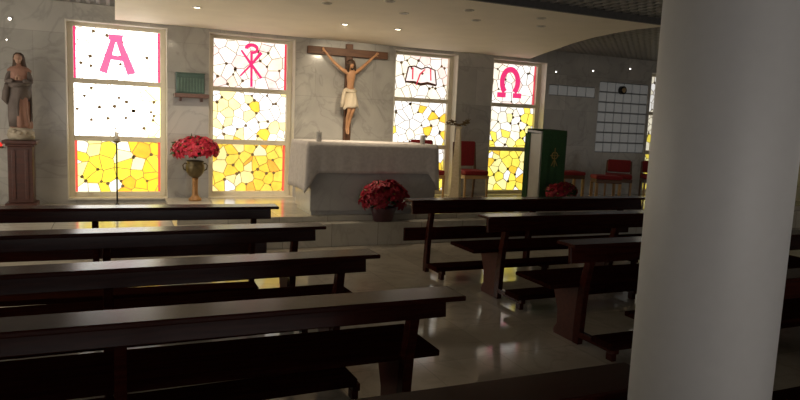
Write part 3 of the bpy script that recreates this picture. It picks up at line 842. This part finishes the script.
body = link('robed_body', bm, 'robe', root, 0, True)
V, Ed, R = [], [], []
def a2(p, r, par=None):
    V.append(p); R.append(r); i = len(V)-1
    if par is not None: Ed.append((par, i))
    return i
c0 = a2((0,-.02,.80), .06)
for s in (-1, 1):
    sh = a2((s*.10,-.01,.885), .042, c0); el = a2((s*.135,-.05,.73), .040, sh); wr = a2((s*.05,-.13,.77), .028, el)
skin_mesh('sleeves', V, Ed, R, 'mantle', root, 2)
bm = bmesh.new()
for s in (-1, 1):
    ico(bm, (s*.018,-.145,.79), .022, (.7,.6,1.2))
    for q in range(4): tube(bm, [(s*(.012),-.15-.004*q,.80+.004*q), (s*.006,-.152-.006*q,.83-.005*q), (0,-.150-.008*q,.845-.012*q)], [.006,.0055,.004], 6)
    tube(bm, [(s*.02,-.16,.785),(s*.014,-.172,.80),(s*.004,-.172,.815)], [.006,.006,.004], 6)
link('hands', bm, 'skin2', root, 0, True)
bm = bmesh.new(); head(bm, Vector((-.005,-.012,1.045)), .062, Matrix.Rotation(math.radians(8), 4, 'X')); tube(bm, [(0,0,.95),(-.002,-.004,1.02)], .030, 12)
link('head', bm, 'skin2', root, 0, True)
bm = bmesh.new()
robe_rings(bm, [(.0,.035,.10,.055,.86),(.0,.035,.085,.058,.93),(-.002,.03,.072,.056,1.0),(-.004,.022,.068,.062,1.06),(-.005,.018,.056,.055,1.10),(-.005,.014,.03,.03,1.122)], .03, 5)
link('hair', bm, 'hair', root, 0, True)
bm = bmesh.new()     # dark mantle wrapping the lower body from the hip
robe_rings(bm, [(-.01,.012,.125,.105,.17),(-.005,.012,.135,.115,.30),(-.005,.005,.135,.115,.45),(-.005,.0,.135,.118,.58),(-.005,.0,.138,.115,.70),(-.005,.01,.13,.10,.76)], .08, 5, 1.0)
for v in bm.verts:   # open the mantle to a diagonal fall on the right front
    if v.co.y < -.02 and v.co.z < .45 and v.co.x > .0: v.co.y += .075
link('mantle', bm, 'mantle', root, 0, True)
bm = bmesh.new(); tube(bm, [(-.12,-.09,.72),(-.14,-.09,.62),(-.155,-.07,.52),(-.13,-.05,.46)], [.03,.04,.04,.015], 10); tube(bm, [(-.12,-.08,.70),(0,-.125,.71),(.11,-.07,.74)], [.035,.03,.03], 10)
link('mantle_fold', bm, 'mantle', root, 0, True)
root.scale = (.95, .95, .935)

# red votive at the far left
root = empty('votive_lamp', (-1.285, 9.34, 1.02), 0, 'tiny red votive light on a wall bracket at the left edge', 'votive lamp')
bm = bmesh.new(); bx(bm, -.012, .012, 0, .162, -.02, 0); lathe(bm, [(.035,-.005),(.04,.0),(.035,.006)], 16); link('bracket', bm, 'brass', root)
bm = bmesh.new(); lathe(bm, [(.02,.006),(.028,.03),(.026,.055)], 16); link('red_glass', bm, 'redlamp', root, 0, True)

# ------------------------------------------------------------------ chairs
def make_chair(back_h=.92, rail='gold_wood', b0=.52):
    root = empty('side_chair', (0,0,0), 0, 'chair', 'chair')
    bm = bmesh.new(); bx(bm, -.215, .215, -.21, .20, .40, .475); link('seat_cushion', bm, 'red', root, .02)
    bm = bmesh.new()
    for a in ((-.22,.22,-.215,-.19), (-.22,.22,.19,.21), (-.22,-.195,-.19,.19), (.195,.22,-.19,.19)): bx(bm, a[0], a[1], a[2], a[3], .345, .40)
    link('seat_rail', bm, rail, root, .003)
    for sx in (-1, 1):
        bm = bmesh.new(); tube(bm, [(sx*.20,-.195,0),(sx*.20,-.195,.40)], [.018,.024], 4); link('leg', bm, 'gold_wood', root, .003)
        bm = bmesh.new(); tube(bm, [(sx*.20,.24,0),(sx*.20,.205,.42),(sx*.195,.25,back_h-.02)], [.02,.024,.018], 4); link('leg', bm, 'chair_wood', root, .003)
    box('backrest', 'red', root, -.185, .185, .205, .245, b0, back_h, .018)
    return root
ch = make_chair()
ch.location = (5.20, 8.98, S2); ch.rotation_euler = (0,0,0); ch['label'] = 'red upholstered wooden chair left of the omega window'; ch['group'] = 'red chairs of the sanctuary'
for x, y, rz, lab in ((4.42, 8.98, 0, 'red upholstered wooden chair partly hidden behind right end of the altar'),):
    c = copy_tree(ch); c.location = (x, y, S2); c.rotation_euler = (0,0,rz); c['label'] = lab
lo = make_chair(.70, 'chair_wood', .49)
for i, (x, y, rz, lab) in enumerate(((7.75, 8.45, math.radians(-42), 'low backed red chair turned sideways below the glass blocks, nearer the green drape'),
                      (8.40, 8.28, math.radians(-35), 'low backed red chair half hidden by the column edge'))):
    c = lo if i == 0 else copy_tree(lo)
    c.location = (x, y, S2); c.rotation_euler = (0,0,rz); c['label'] = lab; c['group'] = 'low red chairs beside the column'
def stool(x, y, rz, lab):
  root = empty('stool', (x, y, S2), rz, lab, 'stool', 'red-topped stools')
  box('seat_cushion', 'red', root, -.21, .21, -.18, .18, .42, .48, .02)
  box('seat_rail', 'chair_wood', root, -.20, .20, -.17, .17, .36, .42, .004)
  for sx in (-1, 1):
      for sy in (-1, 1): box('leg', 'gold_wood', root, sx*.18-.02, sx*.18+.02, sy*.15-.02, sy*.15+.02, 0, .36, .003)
stool(7.05, 8.85, math.radians(-10), 'backless red-topped wooden stool nearest the green draped lectern')
stool(7.18, 8.10, math.radians(-25), 'backless red-topped wooden stool in front of the low sideways chair')

# ------------------------------------------------------------------ small lamps
def dlight(x, y, lit, lab):
    root = empty('downlight', (x, y, SZ), 0, lab, 'ceiling light', 'downlights in the lowered canopy')
    bm = bmesh.new(); seg = 24
    pr = [(.036,-.001),(.040,-.010),(.052,-.008),(.055,0)]
    rings = [[bm.verts.new((r*math.cos(2*PI*i/seg), r*math.sin(2*PI*i/seg), z)) for i in range(seg)] for r, z in pr]
    for a, b in zip(rings, rings[1:]):
        for i in range(seg): bm.faces.new((a[i], a[(i+1)%seg], b[(i+1)%seg], b[i]))
    link('trim_ring', bm, 'chrome', root, 0, True)
    bm = bmesh.new(); lathe(bm, [(.036,-.001),(.034,-.006),(.02,-.009)], 20)
    link('lamp_lens', bm, 'lit' if lit else 'dark_lens', root, 0, True)
for x, y, lit, lab in ((.856,7.66,1,'lit downlight in cream canopy, leftmost of the three lit'),
    (2.614,7.767,1,'lit downlight in cream canopy, just up-left of the crucifix'),
    (3.304,7.721,1,'lit downlight in cream canopy, rightmost of the three lit'),
    (1.988,6.497,0,'unlit downlight in cream canopy, leftmost of the unlit'),
    (2.47,5.998,0,'unlit downlight in cream canopy at picture top, between the leftmost unlit and the paler one'),
    (2.867,6.554,0,'unlit downlight in cream canopy just above the rightmost lit one'),
    (3.328,5.958,0,'unlit downlight in cream canopy, upper of the middle pair'),
    (3.708,6.468,0,'unlit downlight in cream canopy, lower of the middle pair'),
    (4.179,5.908,0,'unlit downlight in cream canopy, upper of the right-hand pair'),
    (4.509,6.365,0,'unlit downlight in cream canopy, lower of the right-hand pair')): dlight(x, y, lit, lab)
for x, z, r, lab in ((7.09,2.514,.013,'small bright lamp high on marble wall, nearest the omega window'), (7.898,2.587,.013,'small bright lamp high on marble wall, middle of three above the glass blocks'),
    (8.751,2.683,.013,'small bright lamp high on marble wall, nearest the column'), (-1.16,2.593,.018,'small bright lamp high on the left wall, upper one above the statue'), (-1.199,2.336,.008,'small bright lamp on the left wall, lower one above the statue')):
    root = empty('wall_lamp', (x, WY, z), 0, lab, 'wall lamp', 'small lamps on the wall')
    bm = bmesh.new(); tube(bm, [(0,0,0),(0,-.03,0)], r*1.3, 14); link('lamp_housing', bm, 'chrome', root)
    bm = bmesh.new(); tube(bm, [(0,-.03,0),(0,-.042,0)], [r, r*.7], 14); link('bulb', bm, 'small_lit', root)
root = empty('wall_speaker', (8.62, WY-.012, 2.285), 0, 'small round black speaker on the glass block panel', 'speaker')
bm = bmesh.new(); tube(bm, [(0,.024,0),(0,-.04,0),(0,-.05,0)], [.075,.075,.06], 24); link('housing', bm, 'black', root)
bm = bmesh.new(); tube(bm, [(0,-.05,0),(0,-.056,0)], [.045,.03], 20); link('cone', bm, 'lead', root)

# ------------------------------------------------------------------ light
def spot(name, loc, target, energy, size, col, blend=.6, rad=.03):
    l = bpy.data.lights.new(name, 'SPOT'); l.energy = energy; l.spot_size = math.radians(size); l.spot_blend = blend; l.color = col; l.shadow_soft_size = rad
    o = bpy.data.objects.new(name, l); COL.objects.link(o); o.location = loc
    o.rotation_euler = (Vector(target)-Vector(loc)).to_track_quat('-Z', 'Y').to_euler()
spot('spot_crucifix_left', (2.614,7.767,2.685), (3.24,9.4,1.95), 60, 62, (1,.84,.60))
spot('spot_crucifix_right', (3.304,7.721,2.685), (3.3,9.4,1.95), 45, 62, (1,.84,.60))
spot('flood_left', (.856,7.66,2.685), (.9,9.0,0), 95, 92, (1,.84,.62), 1)
spot('flood_middle', (2.614,7.767,2.685), (2.6,9.0,0), 95, 92, (1,.84,.62), 1)
spot('flood_right', (3.304,7.721,2.685), (3.4,9.0,0), 95, 92, (1,.84,.62), 1)
spot('spot_left', (.856,7.66,2.685), (.95,9.2,1.2), 30, 80, (1,.84,.62))
w = bpy.data.worlds.new('world'); sc.world = w; w.use_nodes = True
w.node_tree.nodes['Background'].inputs[0].default_value = (.5,.6,.8,1); w.node_tree.nodes['Background'].inputs[1].default_value = .05

# ------------------------------------------------------------------ camera
cam = bpy.data.cameras.new('camera'); co = bpy.data.objects.new('camera', cam); COL.objects.link(co)
cam.sensor_width = 36; cam.lens = 648/800*36; cam.clip_start = .05
Rm = Matrix(((0.91515,-0.00996,0.40297),(-0.40108,-0.12823,0.90703),(0.04265,-0.99169,-0.12134)))
Rm = Matrix(((0.914994,-0.009953,0.403345),(-0.401206,-0.128150,0.906979),(0.042662,-0.991705,-0.121250)))
cb = Matrix((Rm.col[0], -Rm.col[1], -Rm.col[2])).transposed()
co.matrix_world = Matrix.Translation((0,0,1.55)) @ cb.to_4x4()
sc.camera = co
sc.view_settings.view_transform = 'Standard'; sc.view_settings.look = 'None'
sc.view_settings.exposure = .28; sc.view_settings.gamma = 1; sc.view_settings.use_curve_mapping = False
